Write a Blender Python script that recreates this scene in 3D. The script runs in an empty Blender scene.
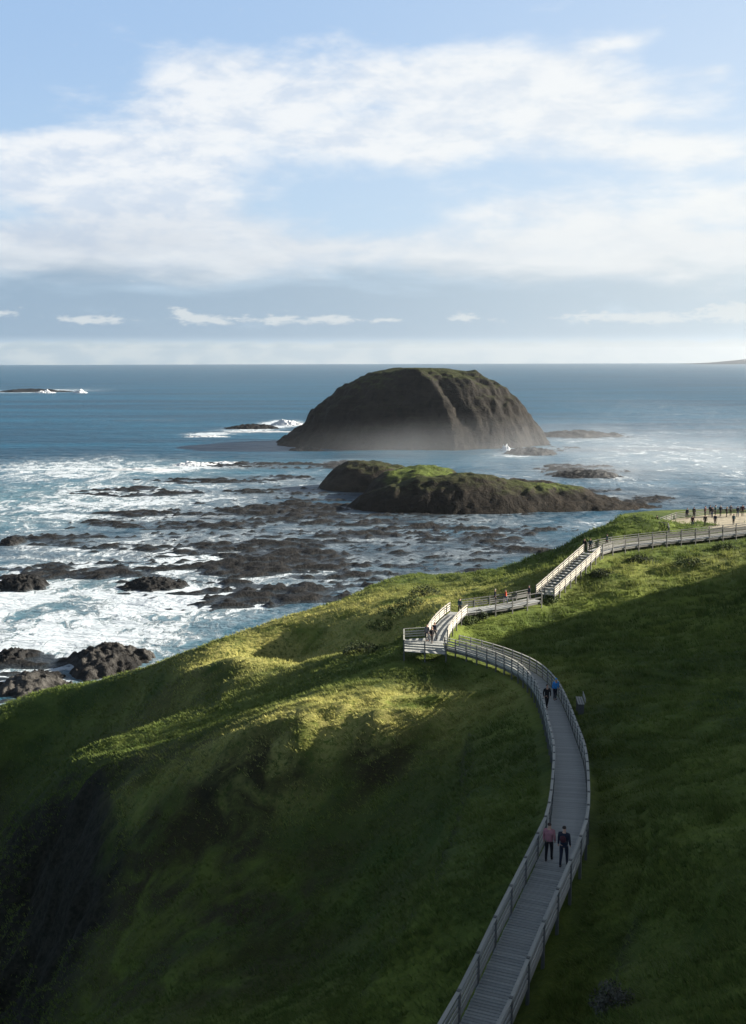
import bpy, math, random
import numpy as np
from math import radians as rad, pi
from mathutils import Matrix, Vector
random.seed(7); rng = np.random.default_rng(11)
S = bpy.context.scene; COL = S.collection
# ------------------------------------------------------------------ camera
CAMZ = 60.0; FPX = 1100.0; PITCH = 7.89; ROLL = -0.15
cd = bpy.data.cameras.new('camera'); cam = bpy.data.objects.new('camera', cd); COL.objects.link(cam)
cd.sensor_fit = 'VERTICAL'; cd.sensor_height = 36; cd.lens = FPX/1024*36
cd.clip_start = 0.5; cd.clip_end = 60000
RC = Matrix.Rotation(rad(90-PITCH), 3, 'X') @ Matrix.Rotation(rad(ROLL), 3, 'Z')
cam.matrix_world = Matrix.Translation((0, 0, CAMZ)) @ RC.to_4x4()
S.camera = cam
# ------------------------------------------------------------------ sun, sky, exposure
SUN_EL = 20.0; SUN_AZ = 75.0      # azimuth measured from the view direction (+Y) towards +X
sd = bpy.data.lights.new('sun', 'SUN'); sun = bpy.data.objects.new('sun', sd); COL.objects.link(sun)
sd.energy = 5.0; sd.angle = rad(0.5); sd.color = (1.0, 0.90, 0.76)
sun.rotation_euler = (rad(90-SUN_EL), 0, rad(180-SUN_AZ))
S.view_settings.view_transform = 'Standard'; S.view_settings.look = 'None'
S.view_settings.gamma = 1; S.view_settings.use_curve_mapping = False
S.view_settings.exposure = 1.85
S.cycles.use_denoising = True
S.cycles.max_bounces = 6; S.cycles.diffuse_bounces = 2; S.cycles.glossy_bounces = 3; S.cycles.volume_bounces = 1
S.cycles.sample_clamp_indirect = 4.0

class NT:
    """tiny node-tree helper"""
    def __init__(s, tree): s.t = tree; s.n = tree.nodes; s.l = tree.links
    def new(s, ty, **kw):
        nd = s.n.new(ty)
        for k, v in kw.items(): setattr(nd, k, v)
        return nd
    def put(s, sock, v):
        if isinstance(v, bpy.types.NodeSocket): s.l.new(v, sock)
        elif v is not None:
            if isinstance(v, (tuple, list)) and len(v) == 3 and sock.type == 'RGBA': v = (*v, 1)
            sock.default_value = v
    def m(s, op, a, b=None, c=None, clamp=False):
        nd = s.new('ShaderNodeMath', operation=op, use_clamp=clamp)
        for i, v in enumerate((a, b, c)):
            if v is not None: s.put(nd.inputs[i], v)
        return nd.outputs[0]
    def mix(s, f, a, b):
        nd = s.new('ShaderNodeMix', data_type='RGBA'); s.put(nd.inputs[0], f); s.put(nd.inputs[6], a); s.put(nd.inputs[7], b)
        return nd.outputs[2]
    def ramp(s, v, lo, hi, o0=0.0, o1=1.0, smooth=True):
        nd = s.new('ShaderNodeMapRange', interpolation_type='SMOOTHSTEP' if smooth else 'LINEAR')
        for i, x in enumerate((v, lo, hi, o0, o1)): s.put(nd.inputs[i], x)
        return nd.outputs[0]
    def noise(s, vec, scale, detail=4, rough=.55, dist=0.0, lac=2.0):
        nd = s.new('ShaderNodeTexNoise'); s.put(nd.inputs['Vector'], vec); nd.inputs['Scale'].default_value = scale
        nd.inputs['Detail'].default_value = detail; nd.inputs['Roughness'].default_value = rough
        nd.inputs['Distortion'].default_value = dist; nd.inputs['Lacunarity'].default_value = lac
        return nd.outputs['Fac']
    def comb(s, x, y, z):
        nd = s.new('ShaderNodeCombineXYZ')
        for i, v in enumerate((x, y, z)): s.put(nd.inputs[i], v)
        return nd.outputs[0]
    def attr(s, name, out='Fac'):
        return s.new('ShaderNodeAttribute', attribute_name=name).outputs[out]
    def pos(s): return s.new('ShaderNodeNewGeometry').outputs['Position']
    def scalev(s, v, k):
        nd = s.new('ShaderNodeVectorMath', operation='MULTIPLY'); s.put(nd.inputs[0], v); nd.inputs[1].default_value = k
        return nd.outputs[0]

# world: Nishita sky with procedural cloud layers placed by compass direction and height in the sky
W_ = bpy.data.worlds.new('World'); S.world = W_; W_.use_nodes = True
n = NT(W_.node_tree); n.n.clear()
SKY_STR = 0.05
sky = n.new('ShaderNodeTexSky', sky_type='NISHITA', sun_disc=False)
sky.sun_elevation = rad(SUN_EL); sky.sun_rotation = rad(SUN_AZ); sky.altitude = 50
sky.air_density = 1.0; sky.dust_density = 1.0; sky.ozone_density = 2.0
tc = n.new('ShaderNodeTexCoord').outputs['Generated']
sx = n.new('ShaderNodeSeparateXYZ'); n.put(sx.inputs[0], tc)
az = n.m('MULTIPLY', n.m('ARCTAN2', sx.outputs[0], sx.outputs[1]), 180/pi)
el = n.m('MULTIPLY', n.m('ARCSINE', sx.outputs[2]), 180/pi)
AE = n.comb(az, el, 0.0)
def gauss(a, e, wa, we, tilt=0.0):
    # soft elliptical patch of sky round azimuth a, elevation e (degrees)
    da = n.m('SUBTRACT', az, a); de = n.m('SUBTRACT', n.m('SUBTRACT', el, e), n.m('MULTIPLY', da, tilt))
    q = n.m('ADD', n.m('POWER', n.m('ABSOLUTE', n.m('DIVIDE', da, wa)), 2.0), n.m('POWER', n.m('ABSOLUTE', n.m('DIVIDE', de, we)), 2.0))
    return n.m('EXPONENT', n.m('MULTIPLY', q, -1.0))
def addall(l):
    r = l[0]
    for x in l[1:]: r = n.m('ADD', r, x)
    return r
def aenoise(ka, ke, scale, detail, rough, off=0.0, dist=0.0):
    return n.noise(n.comb(n.m('MULTIPLY', az, ka), n.m('MULTIPLY', el, ke), off), scale, detail, rough, dist)
wisp = aenoise(.10, .32, 1.0, 8, .60, 3.7, .25)
wisp2 = aenoise(.30, .72, 1.0, 8, .64, 9.1, .2)
high_mask = addall([
    n.m('MULTIPLY', gauss(-8.5, 13.2, 5.0, 2.0, .05), .62),
    n.m('MULTIPLY', gauss(4.5, 12.4, 9.5, 2.1, -.03), .95),
    n.m('MULTIPLY', gauss(6, 13.6, 6.5, 1.5, -.06), .5),
    n.m('MULTIPLY', gauss(-14, 8.8, 8.5, 2.7, -.10), .9),
    n.m('MULTIPLY', gauss(-15, 5.4, 9, 1.6, 0), .6),
    n.m('MULTIPLY', gauss(-6, 7.6, 14, 2.2, 0), .34), n.m('MULTIPLY', gauss(15, 8, 8, 6, 0), .3),
    n.m('MULTIPLY', gauss(-3, 10.6, 11.0, 1.3, 0.0), .55),
    n.m('MULTIPLY', gauss(16, 9.9, 6.0, .7, -.05), .6),
    n.m('MULTIPLY', gauss(0, 5.2, 30.0, 1.5, 0.0), .62),
    n.m('MULTIPLY', gauss(16, 5.0, 9.0, 3.0, 0.0), .5),
    n.m('MULTIPLY', gauss(8, 7.6, 3.5, .6, 0.0), .35),
    n.m('MULTIPLY', gauss(12, 14.9, 2.0, .5, .1), .45),
    n.m('MULTIPLY', gauss(17, 13.4, 1.6, .5, .1), .4),
    n.m('MULTIPLY', gauss(0, 17.5, 30.0, 1.2, 0.0), .12)])
dens = n.m('ADD', high_mask, n.m('MULTIPLY', n.m('SUBTRACT', wisp, .5), 2.3))
dens = n.m('ADD', dens, n.m('MULTIPLY', n.m('SUBTRACT', wisp2, .5), .5))
away = n.ramp(el, 19, 35, 0.0, 1.1)           # cloud cover added overhead, out of the picture, to lower the ambient light
dens = n.m('ADD', dens, away)
cl1 = n.m('MULTIPLY', n.ramp(dens, .22, .95), .93)
# low grey-blue bank
bank = n.m('MULTIPLY', n.ramp(el, .7, 1.3), n.ramp(n.m('ADD', el, n.m('MULTIPLY', n.m('SUBTRACT', aenoise(.16, .8, 1.0, 6, .6, 77.0, .3), .5), 3.6)), 5.2, 3.1))
bank = n.m('MULTIPLY', bank, n.ramp(n.m('ADD', wisp2, n.m('MULTIPLY', wisp, .6)), .25, .72))
# small cumulus heads sitting in the bank
cum_n = aenoise(1.5, 4.2, 1.0, 6, .62, 21.3, .3)
cums = addall([n.m('MULTIPLY', gauss(a, e, wa, we, t), k) for a, e, wa, we, t, k in (
    (-18.5, 2.25, 1.0, .22, 0, 1.0), (-14.3, 2.0, 1.7, .26, 0, .95), (-9.6, 2.35, .6, .3, -.25, 1.2), (-8.3, 2.0, 1.4, .26, 0, 1.1),
    (-5.0, 2.02, 1.6, .26, 0, 1.15), (-2.0, 2.05, 1.4, .24, 0, 1.1), (.6, 2.0, 1.0, .12, 0, .8), (4.6, 2.1, .8, .26, 0, 1.15), (6.3, 2.0, .6, .16, 0, .8),
    (11.3, 2.1, 1.9, .3, 0, .95), (14.2, 2.0, 1.8, .35, 0, 1.0), (18.0, 2.3, 1.7, .55, 0, 1.15), (22, 2.2, 3, .5, 0, 1.1), (-24, 2.1, 3, .3, 0, 1.0))])
cl2 = n.ramp(n.m('ADD', cums, n.m('MULTIPLY', n.m('SUBTRACT', cum_n, .5), 2.6)), .36, 1.0)
cl2 = n.m('MULTIPLY', cl2, n.ramp(el, 1.45, 1.85))
# cream band above the horizon
hz_n = aenoise(.5, 1.2, 1.0, 5, .6, 40.0)
hband = n.m('MULTIPLY', n.ramp(n.m('ADD', el, n.m('MULTIPLY', n.m('SUBTRACT', hz_n, .5), .9)), 1.05, .75), .97)
glow = gauss(31, 5, 30, 18)                   # the sky is paler towards the sun
k = 1/SKY_STR*0.275
def colr(r, g, b, s=1.0): return (r*k*s, g*k*s, b*k*s)
base = sky.outputs[0]
base = n.mix(n.ramp(el, 28, 17, 0.0, .82), base, n.mix(n.ramp(el, 3, 17), colr(.50, .68, .88), colr(.38, .58, .88)))
base = n.mix(n.m('MULTIPLY', glow, .75), base, colr(.78, .88, .97))
c1col = n.mix(n.ramp(wisp2, .35, .6), colr(.64, .74, .88), colr(.92, .95, .98))
c1col = n.mix(n.ramp(el, 9.5, 3.5, 0, .8), c1col, n.mix(n.ramp(wisp, .38, .6), colr(.47, .55, .66), colr(.70, .76, .82)))
c1col = n.mix(n.m('MULTIPLY', glow, .85), c1col, colr(.98, .99, .96))
c1col = n.mix(n.ramp(el, 18, 32), c1col, colr(.24, .28, .34))  # added overhead cloud is darkened too, cutting light on the ground
s1 = n.mix(cl1, base, c1col)
s2 = n.mix(n.m('MULTIPLY', bank, .93), s1, n.mix(n.m('MULTIPLY', glow, 1.0), colr(.29, .42, .56), colr(.66, .76, .82)))
s3 = n.mix(hband, s2, n.mix(glow, n.mix(n.ramp(hz_n, .4, .6), colr(.48, .60, .68), colr(.66, .74, .76)), colr(.76, .80, .80)))
s4 = n.mix(n.m('MULTIPLY', cl2, .72), s3, colr(.80, .84, .84))
s4 = n.mix(n.ramp(el, 19, 34, 0, .2), s4, colr(.05, .06, .08))       # unseen sky above the picture darkened to dim the foreground
bg = n.new('ShaderNodeBackground'); n.put(bg.inputs[0], s4); bg.inputs[1].default_value = SKY_STR
n.l.new(bg.outputs[0], n.new('ShaderNodeOutputWorld').inputs[0])
W_.cycles.sampling_method = 'MANUAL'; W_.cycles.sample_map_resolution = 1024

# ------------------------------------------------------------------ helpers
def tag(o, label=None, cat=None, group=None, kind=None):
    if label: o['label'] = label
    if cat: o['category'] = cat
    if group: o['group'] = group
    if kind: o['kind'] = kind
    return o
def link(o, parent=None):
    COL.objects.link(o)
    if parent is not None: o.parent = parent
    return o
def empty(name, loc=(0, 0, 0), rz=0.0):
    o = bpy.data.objects.new(name, None); o.location = loc; o.rotation_euler.z = rz; o.empty_display_size = .3
    return link(o)
def mesh_np(name, V, F, mat, parent=None, attrs=None, smooth=True, fattrs=None):
    V = np.asarray(V, np.float32); F = np.asarray(F, np.int32)
    me = bpy.data.meshes.new(name); k_ = F.shape[1]
    me.vertices.add(len(V)); me.vertices.foreach_set('co', V.ravel())
    me.loops.add(F.size); me.loops.foreach_set('vertex_index', F.ravel())
    me.polygons.add(len(F)); me.polygons.foreach_set('loop_start', np.arange(0, F.size, k_, dtype=np.int32))
    me.polygons.foreach_set('loop_total', np.full(len(F), k_, np.int32))
    me.polygons.foreach_set('use_smooth', np.full(len(F), smooth, bool))
    for kk, v in (attrs or {}).items():
        a = me.attributes.new(kk, 'FLOAT', 'POINT'); a.data.foreach_set('value', np.asarray(v, np.float32).ravel())
    for kk, v in (fattrs or {}).items():
        a = me.attributes.new(kk, 'FLOAT', 'FACE'); a.data.foreach_set('value', np.asarray(v, np.float32).ravel())
    me.update(calc_edges=True); me.validate(); me.materials.append(mat)
    return link(bpy.data.objects.new(name, me), parent)
def grid_faces(nx, ny, keep=None):
    i = np.arange(nx-1)[None, :]; j = np.arange(ny-1)[:, None]; a = j*nx+i
    F = np.stack([a, a+1, a+nx+1, a+nx], -1).reshape(-1, 4)
    if keep is not None:
        kf = keep.ravel(); F = F[kf[F].any(1)]
    return F
def compact(V, F, *arr):
    used = np.unique(F); mp = np.full(len(V), -1); mp[used] = np.arange(len(used))
    return (V[used], mp[F]) + tuple(a[used] for a in arr)
class MB:
    """collects boxes and tubes into one mesh"""
    Q = np.array([[0,1,3,2],[4,6,7,5],[0,4,5,1],[2,3,7,6],[0,2,6,4],[1,5,7,3]])
    def __init__(s): s.v = []; s.f = []; s.n = 0; s.c = []
    def box(s, c, ax, ay, az_, tone=None):
        c, ax, ay, az_ = (np.asarray(q, float) for q in (c, ax, ay, az_))
        vs = [c+i*ax+j*ay+k_*az_ for i in (-1, 1) for j in (-1, 1) for k_ in (-1, 1)]
        s.v += vs; s.f += list(s.Q+s.n); s.n += 8
        s.c += [random.random() if tone is None else tone]*6
        return s
    def bar(s, a, b, w, h, ext=0.0, tone=None):
        # beam of width w and height h from a to b
        a = np.asarray(a, float); b = np.asarray(b, float); d = b-a; L = np.linalg.norm(d)
        if L < 1e-5: return s
        d /= L; side = np.cross(d, (0, 0, 1.0))
        if np.linalg.norm(side) < 1e-4: side = np.array((1., 0, 0))
        side /= np.linalg.norm(side); up = np.cross(side, d)
        return s.box((a+b)/2, d*(L/2+ext), side*w/2, up*h/2, tone)
    def build(s, name, mat, parent=None, off=None):
        V = np.array(s.v)
        if off is not None: V = V-np.asarray(off)
        return mesh_np(name, V, np.array(s.f), mat, parent, smooth=False, fattrs={'tone': s.c})
def pix(px, py, z):
    """point at height z seen by the surveying camera at this direction"""
    d = RC @ Vector(((px-373)/FPX, (512-py)/FPX, -1.0)); t = (z-CAMZ)/d.z
    return np.array((d.x*t, d.y*t, z))
# gradient noise
def _h(ix, iy, seed):
    h = (ix.astype(np.int64)*374761393 + iy.astype(np.int64)*668265263 + seed*974634777) & 0xffffffff
    h = ((h ^ (h >> 13))*1274126177) & 0xffffffff
    h = ((h ^ (h >> 15))*2246822519) & 0xffffffff
    return ((h ^ (h >> 16)) & 0xffff)/65536.0*2*pi
def perlin(x, y, seed=0):
    x = np.asarray(x, float); y = np.asarray(y, float)
    xi = np.floor(x); yi = np.floor(y); fx = x-xi; fy = y-yi
    u = fx*fx*fx*(fx*(fx*6-15)+10); v = fy*fy*fy*(fy*(fy*6-15)+10)
    def g(dx, dy):
        a = _h(xi+dx, yi+dy, seed); return np.cos(a)*(fx-dx)+np.sin(a)*(fy-dy)
    return ((g(0,0)*(1-u)+g(1,0)*u)*(1-v)+(g(0,1)*(1-u)+g(1,1)*u)*v)*1.4
def fbm(x, y, o=4, seed=0, gain=.5):
    r = 0; a = 1; t = 0
    for i in range(o):
        r = r+a*perlin(x, y, seed+i*17); t += a; a *= gain; c, s_ = 1.6, 1.2; x, y = x*c-y*s_, x*s_+y*c
    return r/t
def ridged(x, y, o=4, seed=0):
    r = 0; a = 1; t = 0
    for i in range(o):
        r = r+a*(1-np.abs(perlin(x, y, seed+i*13))*2); t += a; a *= .5; x, y = x*1.6-y*1.2, x*1.2+y*1.6
    return r/t
def sstep(a, b, x):
    t = np.clip((x-a)/(b-a), 0, 1); return t*t*(3-2*t)

# ------------------------------------------------------------------ materials
def mat(name):
    m = bpy.data.materials.new(name); m.use_nodes = True; t = NT(m.node_tree); t.n.clear()
    out = t.new('ShaderNodeOutputMaterial'); b = t.new('ShaderNodeBsdfPrincipled'); t.l.new(b.outputs[0], out.inputs[0])
    t.out = out
    return m, t, b
def bump(t, b, h, dist, strength=1.0):
    nd = t.new('ShaderNodeBump'); t.put(nd.inputs['Height'], h); nd.inputs['Distance'].default_value = dist
    nd.inputs['Strength'].default_value = strength; t.l.new(nd.outputs[0], b.inputs['Normal'])
def plain(name, c, rough=.8, var=.25, scale=6.0, metal=0.0, spec=.3):
    m, t, b = mat(name); f = t.noise(t.pos(), scale, 3)
    t.put(b.inputs['Base Color'], t.mix(t.ramp(f, .3, .7), tuple(x*(1-var) for x in c), tuple(min(1, x*(1+var)) for x in c)))
    b.inputs['Roughness'].default_value = rough; b.inputs['Metallic'].default_value = metal
    b.inputs['Specular IOR Level'].default_value = spec
    return m
def wood(name, c1, c2, scale=3.0):
    m, t, b = mat(name); p = t.pos(); f = t.noise(p, scale, 5, .65); g = t.noise(p, 22, 3)
    tone = t.attr('tone')
    c = t.mix(t.m('ADD', t.m('MULTIPLY', f, .5), t.m('MULTIPLY', tone, .5)), c1, c2)
    c = t.mix(t.ramp(g, .55, .8, 0, .35), c, tuple(x*.45 for x in c1))
    t.put(b.inputs['Base Color'], c); b.inputs['Roughness'].default_value = .8; b.inputs['Specular IOR Level'].default_value = .25
    bump(t, b, g, .01)
    return m
M = {}
M['deck'] = wood('weathered_planks', (.21, .225, .225), (.35, .365, .355))
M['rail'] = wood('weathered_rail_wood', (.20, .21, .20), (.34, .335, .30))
M['rail_sunlit'] = wood('sunlit_rail_wood', (.34, .33, .29), (.50, .47, .41))  # lighter copy of the rail wood, sunlight painted into its colour
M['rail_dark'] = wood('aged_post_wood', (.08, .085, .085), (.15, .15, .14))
M['gravel'] = plain('pale_gravel', (.25, .225, .165), .95, .3, 1.3)
# grass-covered ground
m, t, b = mat('coastal_grass_ground'); M['ground'] = m
p = t.pos(); big = t.noise(p, .035, 4, .6, .6); mid = t.noise(p, .22, 5, .6, .8); fine = t.noise(p, 2.2, 5, .7); tiny = t.noise(p, 9.0, 3, .7)
g1 = t.mix(t.ramp(mid, .35, .65), (.026, .052, .012), (.075, .112, .023))
g1 = t.mix(t.ramp(big, .42, .62, 0, .6), g1, (.15, .19, .03))
g1 = t.mix(t.m('MULTIPLY', t.attr('dry'), t.ramp(fine, .35, .6)), g1, (.42, .39, .13))  # pale yellow painted in where the sun falls on the knolls
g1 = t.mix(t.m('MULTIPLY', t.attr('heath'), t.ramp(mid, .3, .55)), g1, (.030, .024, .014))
g1 = t.mix(t.ramp(fine, .3, .75, .0, .45), g1, (.016, .030, .008))
g1 = t.mix(t.ramp(tiny, .5, .75, .0, .5), g1, (.14, .155, .03))
rk = t.mix(t.ramp(fine, .35, .65), (.008, .009, .006), (.027, .026, .019))
g1 = t.mix(t.attr('rock'), g1, rk)
t.put(b.inputs['Base Color'], g1); b.inputs['Roughness'].default_value = .95; b.inputs['Specular IOR Level'].default_value = .1
hh = t.m('ADD', t.m('MULTIPLY', mid, 1.6), t.m('ADD', t.m('MULTIPLY', fine, .55), t.m('MULTIPLY', tiny, .16)))
bump(t, b, hh, .28, .7)
# grass blades
m, t, b = mat('grass_blades'); M['blades'] = m
tn = t.attr('tone'); dr = t.attr('blade_sun_tint')
c = t.mix(tn, (.028, .062, .012), (.118, .170, .036)); c = t.mix(t.m('MULTIPLY', dr, .9), c, (.44, .42, .14))  # second mix paints sunlight into the blades as a paler yellow
t.put(b.inputs['Base Color'], c); b.inputs['Roughness'].default_value = .85; b.inputs['Specular IOR Level'].default_value = .15
tr = t.new('ShaderNodeBsdfTranslucent'); t.put(tr.inputs[0], c); mx = t.new('ShaderNodeMixShader'); mx.inputs[0].default_value = .3
t.l.new(b.outputs[0], mx.inputs[1]); t.l.new(tr.outputs[0], mx.inputs[2]); t.l.new(mx.outputs[0], t.out.inputs[0])
# rock of the islands
def rockmat(name, dark, light, green, wet=.8):
    m, t, b = mat(name); p = t.pos(); f = t.noise(p, .12, 6, .65, .6); g = t.noise(p, .8, 5, .7)
    st = t.noise(t.scalev(p, (.05, .05, .9)), 1.0, 4, .6)
    c = t.mix(t.ramp(f, .35, .65), dark, light); c = t.mix(t.ramp(g, .45, .75, 0, .6), c, tuple(x*.5 for x in dark))
    c = t.mix(t.ramp(st, .5, .62, 0, .4), c, tuple(x*1.25 for x in light))
    gm = t.m('MULTIPLY', t.attr('grass'), t.ramp(f, .2, .45, .35, 1.0))
    c = t.mix(gm, c, t.mix(t.ramp(g, .35, .65), tuple(x*.6 for x in green), green))
    t.put(b.inputs['Base Color'], c); b.inputs['Roughness'].default_value = wet; b.inputs['Specular IOR Level'].default_value = .07
    bump(t, b, t.m('ADD', t.m('MULTIPLY', f, 3.0), g), 1.0, .8)
    return m
M['island'] = rockmat('basalt_with_turf', (.006, .0056, .005), (.019, .0165, .0135), (.030, .036, .011))
m, t, b = mat('wet_black_reef'); M['reef'] = m
p = t.pos(); f = t.noise(p, .25, 5, .65, .5); g = t.noise(p, 1.2, 4, .7); sz = t.new('ShaderNodeSeparateXYZ'); t.put(sz.inputs[0], p)
hi = t.ramp(t.m('ADD', sz.outputs[2], t.m('MULTIPLY', t.m('SUBTRACT', f, .5), .8)), .15, .6)
flat_c = t.mix(t.ramp(f, .35, .65), (.014, .019, .023), (.036, .044, .050)); top_c = t.mix(t.ramp(g, .35, .65), (.005, .006, .007), (.019, .0185, .018))
t.put(b.inputs['Base Color'], t.mix(hi, flat_c, top_c)); t.put(b.inputs['Roughness'], t.mix(hi, (.3,)*3, (.7,)*3)); b.inputs['Specular IOR Level'].default_value = .12
bump(t, b, t.m('ADD', t.m('MULTIPLY', f, 1.5), g), .6, .8)
M['islet'] = rockmat('dark_rock_with_grass', (.007, .0062, .005), (.024, .0195, .0145), (.085, .115, .024))
M['reef_pale'] = rockmat('pale_splashed_rock', (.014, .014, .014), (.062, .060, .056), (.05, .05, .02), .6)
M['far'] = plain('far_wooded_land', (.008, .012, .014), 1.0, .3, .002, 0, 0.0)
# sea
m, t, b = mat('sea_water'); M['sea'] = m
p = t.pos(); fm = t.attr('foam'); sh = t.attr('shallow')  # foam mask also carries the painted sun glare on the right
w1 = t.noise(t.scalev(p, (.030, .075, .05)), 1.0, 5, .6, .6)
w2 = t.noise(t.scalev(p, (.22, .42, .3)), 1.0, 5, .65, .5)
w0 = t.noise(t.scalev(p, (.0016, .012, .01)), 1.0, 6, .6, .4)
f1 = t.noise(t.scalev(p, (.060, .042, .05)), 1.0, 8, .68, 1.3)
f2 = t.noise(t.scalev(p, (.36, .20, .3)), 1.0, 6, .7, 1.2)
fn = t.m('ADD', t.m('MULTIPLY', f1, .55), t.m('MULTIPLY', f2, .45))
thr = t.m('SUBTRACT', .76, t.m('MULTIPLY', fm, .40))
foam = t.ramp(t.m('SUBTRACT', fn, thr), -.035, .05)
foam_soft = t.ramp(t.m('SUBTRACT', fn, thr), -.20, .10, 0, .35)
foam = t.m('MULTIPLY', t.m('MAXIMUM', foam, foam_soft), t.ramp(fm, .0, .12))
deep = t.mix(t.ramp(w0, .38, .62), (.001, .037, .072), (.002, .066, .120))
wc = t.mix(sh, deep, (.020, .125, .165))
wc = t.mix(t.m('MULTIPLY', t.attr('shelf'), .8), wc, t.mix(t.ramp(f1, .4, .6), (.040, .055, .068), (.100, .118, .130)))
c = t.mix(foam, wc, (.44, .50, .55))
t.put(b.inputs['Base Color'], c)
t.put(b.inputs['Roughness'], t.mix(foam, (.40,)*3, (.8,)*3)); b.inputs['IOR'].default_value = 1.33; b.inputs['Specular IOR Level'].default_value = .24
h = t.m('ADD', t.m('MULTIPLY', w1, 2.2), t.m('ADD', t.m('MULTIPLY', w2, .55), t.m('MULTIPLY', foam, .35)))
bump(t, b, h, 1.6, 1.0)

# ------------------------------------------------------------------ the walk's survey (deck centre lines)
A_px = [(395,1215,38.6),(438,1115,38.7),(485,1024,39.0),(520,945,39.6),(556,866,40.2),(567,836,40.0),(570,800,39.4),(569,765,38.3),(562,738,37.1),
        (554,712,35.9),(544,691,34.9),(527,674,34.1),(502,662,33.4),(475,653,32.9),(452,647,32.5)]
B_px = [(436,643,32.4),(441,631,32.35),(450,620,32.3),(459,612.5,32.3)]
C_px = [(464,611,32.3),(480,609,32.3),(505,605.5,32.35),(535,599.5,32.4)]
D_px = [(545,595.5,32.45),(592,553,35.2)]
E_px = [(595,551.5,35.2),(612,547,35.3),(650,542,35.3),(700,537,35.3),(746,531.5,35.4),(820,523,35.6)]
def world_path(L): return np.array([pix(*q) for q in L])
def catmull(P, step=.25):
    P = np.asarray(P, float); Q = np.vstack([2*P[0]-P[1], P, 2*P[-1]-P[-2]]); out = []
    for i in range(1, len(Q)-2):
        p0, p1, p2, p3 = Q[i-1:i+3]; k_ = max(2, int(np.linalg.norm(p2-p1)/step))
        for tt in np.linspace(0, 1, k_, endpoint=False):
            out.append(.5*((2*p1)+(-p0+p2)*tt+(2*p0-5*p1+4*p2-p3)*tt**2+(-p0+3*p1-3*p2+p3)*tt**3))
    out.append(Q[-2]); out = np.array(out)
    d = np.r_[0, np.cumsum(np.linalg.norm(np.diff(out, axis=0), axis=1))]
    s_ = np.arange(0, d[-1], step); s_ = np.r_[s_, d[-1]] if d[-1]-s_[-1] > step*.3 else s_
    return np.stack([np.interp(s_, d, out[:, k_]) for k_ in range(3)], 1)
PA, PB, PC, PD, PE = (catmull(world_path(q)) for q in (A_px, B_px, C_px, D_px, E_px))
ALLP = np.vstack([PA, PB, PC, PD, PE])

# ------------------------------------------------------------------ land heights
ctl = []
def cp(*pts):
    for q in pts: ctl.append(pix(*q))
def cw(*pts):
    for q in pts: ctl.append(np.array(q, float))
for P in (PA, PB, PC, PD, PE):
    for q in P[::16]: ctl.append(q-np.array((0, 0, .95)))
# far crest, then the fall to the sea behind it
crest = [(0,716,13),(55,692,15),(110,674,18),(160,657,21.8),(195,646,24.6),(232,630,25.6),(275,617,26),(320,606,26.4),(355,594,26),(388,578,26.5),(420,571,27.5),
         (455,574,27.8),(490,576,28.2),(525,563,30),(560,549,31.8)]
for q in crest:
    P = pix(*q); ctl.append(P); d = P[:2]/np.linalg.norm(P[:2]); d = d*.9+np.array((-.35, .1)); d /= np.linalg.norm(d)
    for dist, f in ((9, .84), (24, .38), (38, -.02), (52, -.12)):
        ctl.append(np.array((P[0]+d[0]*dist, P[1]+d[1]*dist, P[2]*f)))
cp((605,534,35.0),(622,518,36.6),(655,512,37.2),(700,510,36.6),(746,509,36.6),(800,509,36.6))
for q in ((600,540,33),(622,518,36.6),(655,512,37.2),(700,510,36.6),(746,509,36.6),(820,508,37)):
    P = pix(*q)
    ctl.append(P+np.array((-4, 10, -4.5))); ctl.append(np.array((P[0]-8, P[1]+26, 18))); ctl.append(np.array((P[0]-12, P[1]+52, -1))); ctl.append(np.array((P[0]-14, P[1]+70, -4)))
# terrace of the far lookout
cp((662,526,35),(690,522,35),(720,521,35),(746,520,35),(700,516,35.1),(746,515,35.1))
# faces of the first ridge and gully
cp((225,645,25.4),(260,640,25.6),(300,636,26.2),(340,628,27.2),(380,614,28.4),(235,668,24.2),(280,662,24.6),(320,650,25.6),(200,672,21.0),(150,690,17.5),(90,715,13.5),(30,735,10),(120,740,15),(180,720,18),
   (240,692,17.6),(285,684,18.0),(330,673,21.8),(368,662,24.4),(375,638,29.4),(345,642,27.2),(404,653,31.4),(425,655,31.4),(404,639,31.4),(392,648,30.3),(410,620,29.8),(400,600,28),(440,590,28.6),(490,590,29.6),(530,575,30.2))
# hidden back slope of the second ridge
for q in ((112,772,24.6),(150,757,26.0),(190,742,27.0),(235,722,28.2),(270,708,29.4),(310,700,30.4)):
    P = pix(*q); d = P[:2]/np.linalg.norm(P[:2])
    for dist, dz in ((6, -1.8), (13, -5.0), (22, -6.5)): ctl.append(np.array((P[0]+d[0]*dist-dist*.25, P[1]+d[1]*dist, P[2]+dz)))
# scrub slope in front of the walk
cp((425,664,27.2),(385,670,25.6),(470,668,29.0),(500,678,30.4),(340,674,22.8),(480,690,31.2),(440,700,31.4),(390,695,31.3),(350,692,31.0),(310,702,30.7),(270,710,29.8),(235,722,28.2),(190,742,27.0),(150,757,26.0),(112,772,24.6))
cp((420,725,31.4),(350,720,31.3),(300,726,31.0),(450,740,31.8),(370,745,31.2),(300,744,30.9),(255,745,30.1),(225,742,29.0),(520,720,33.6),(520,760,34.6))
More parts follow.
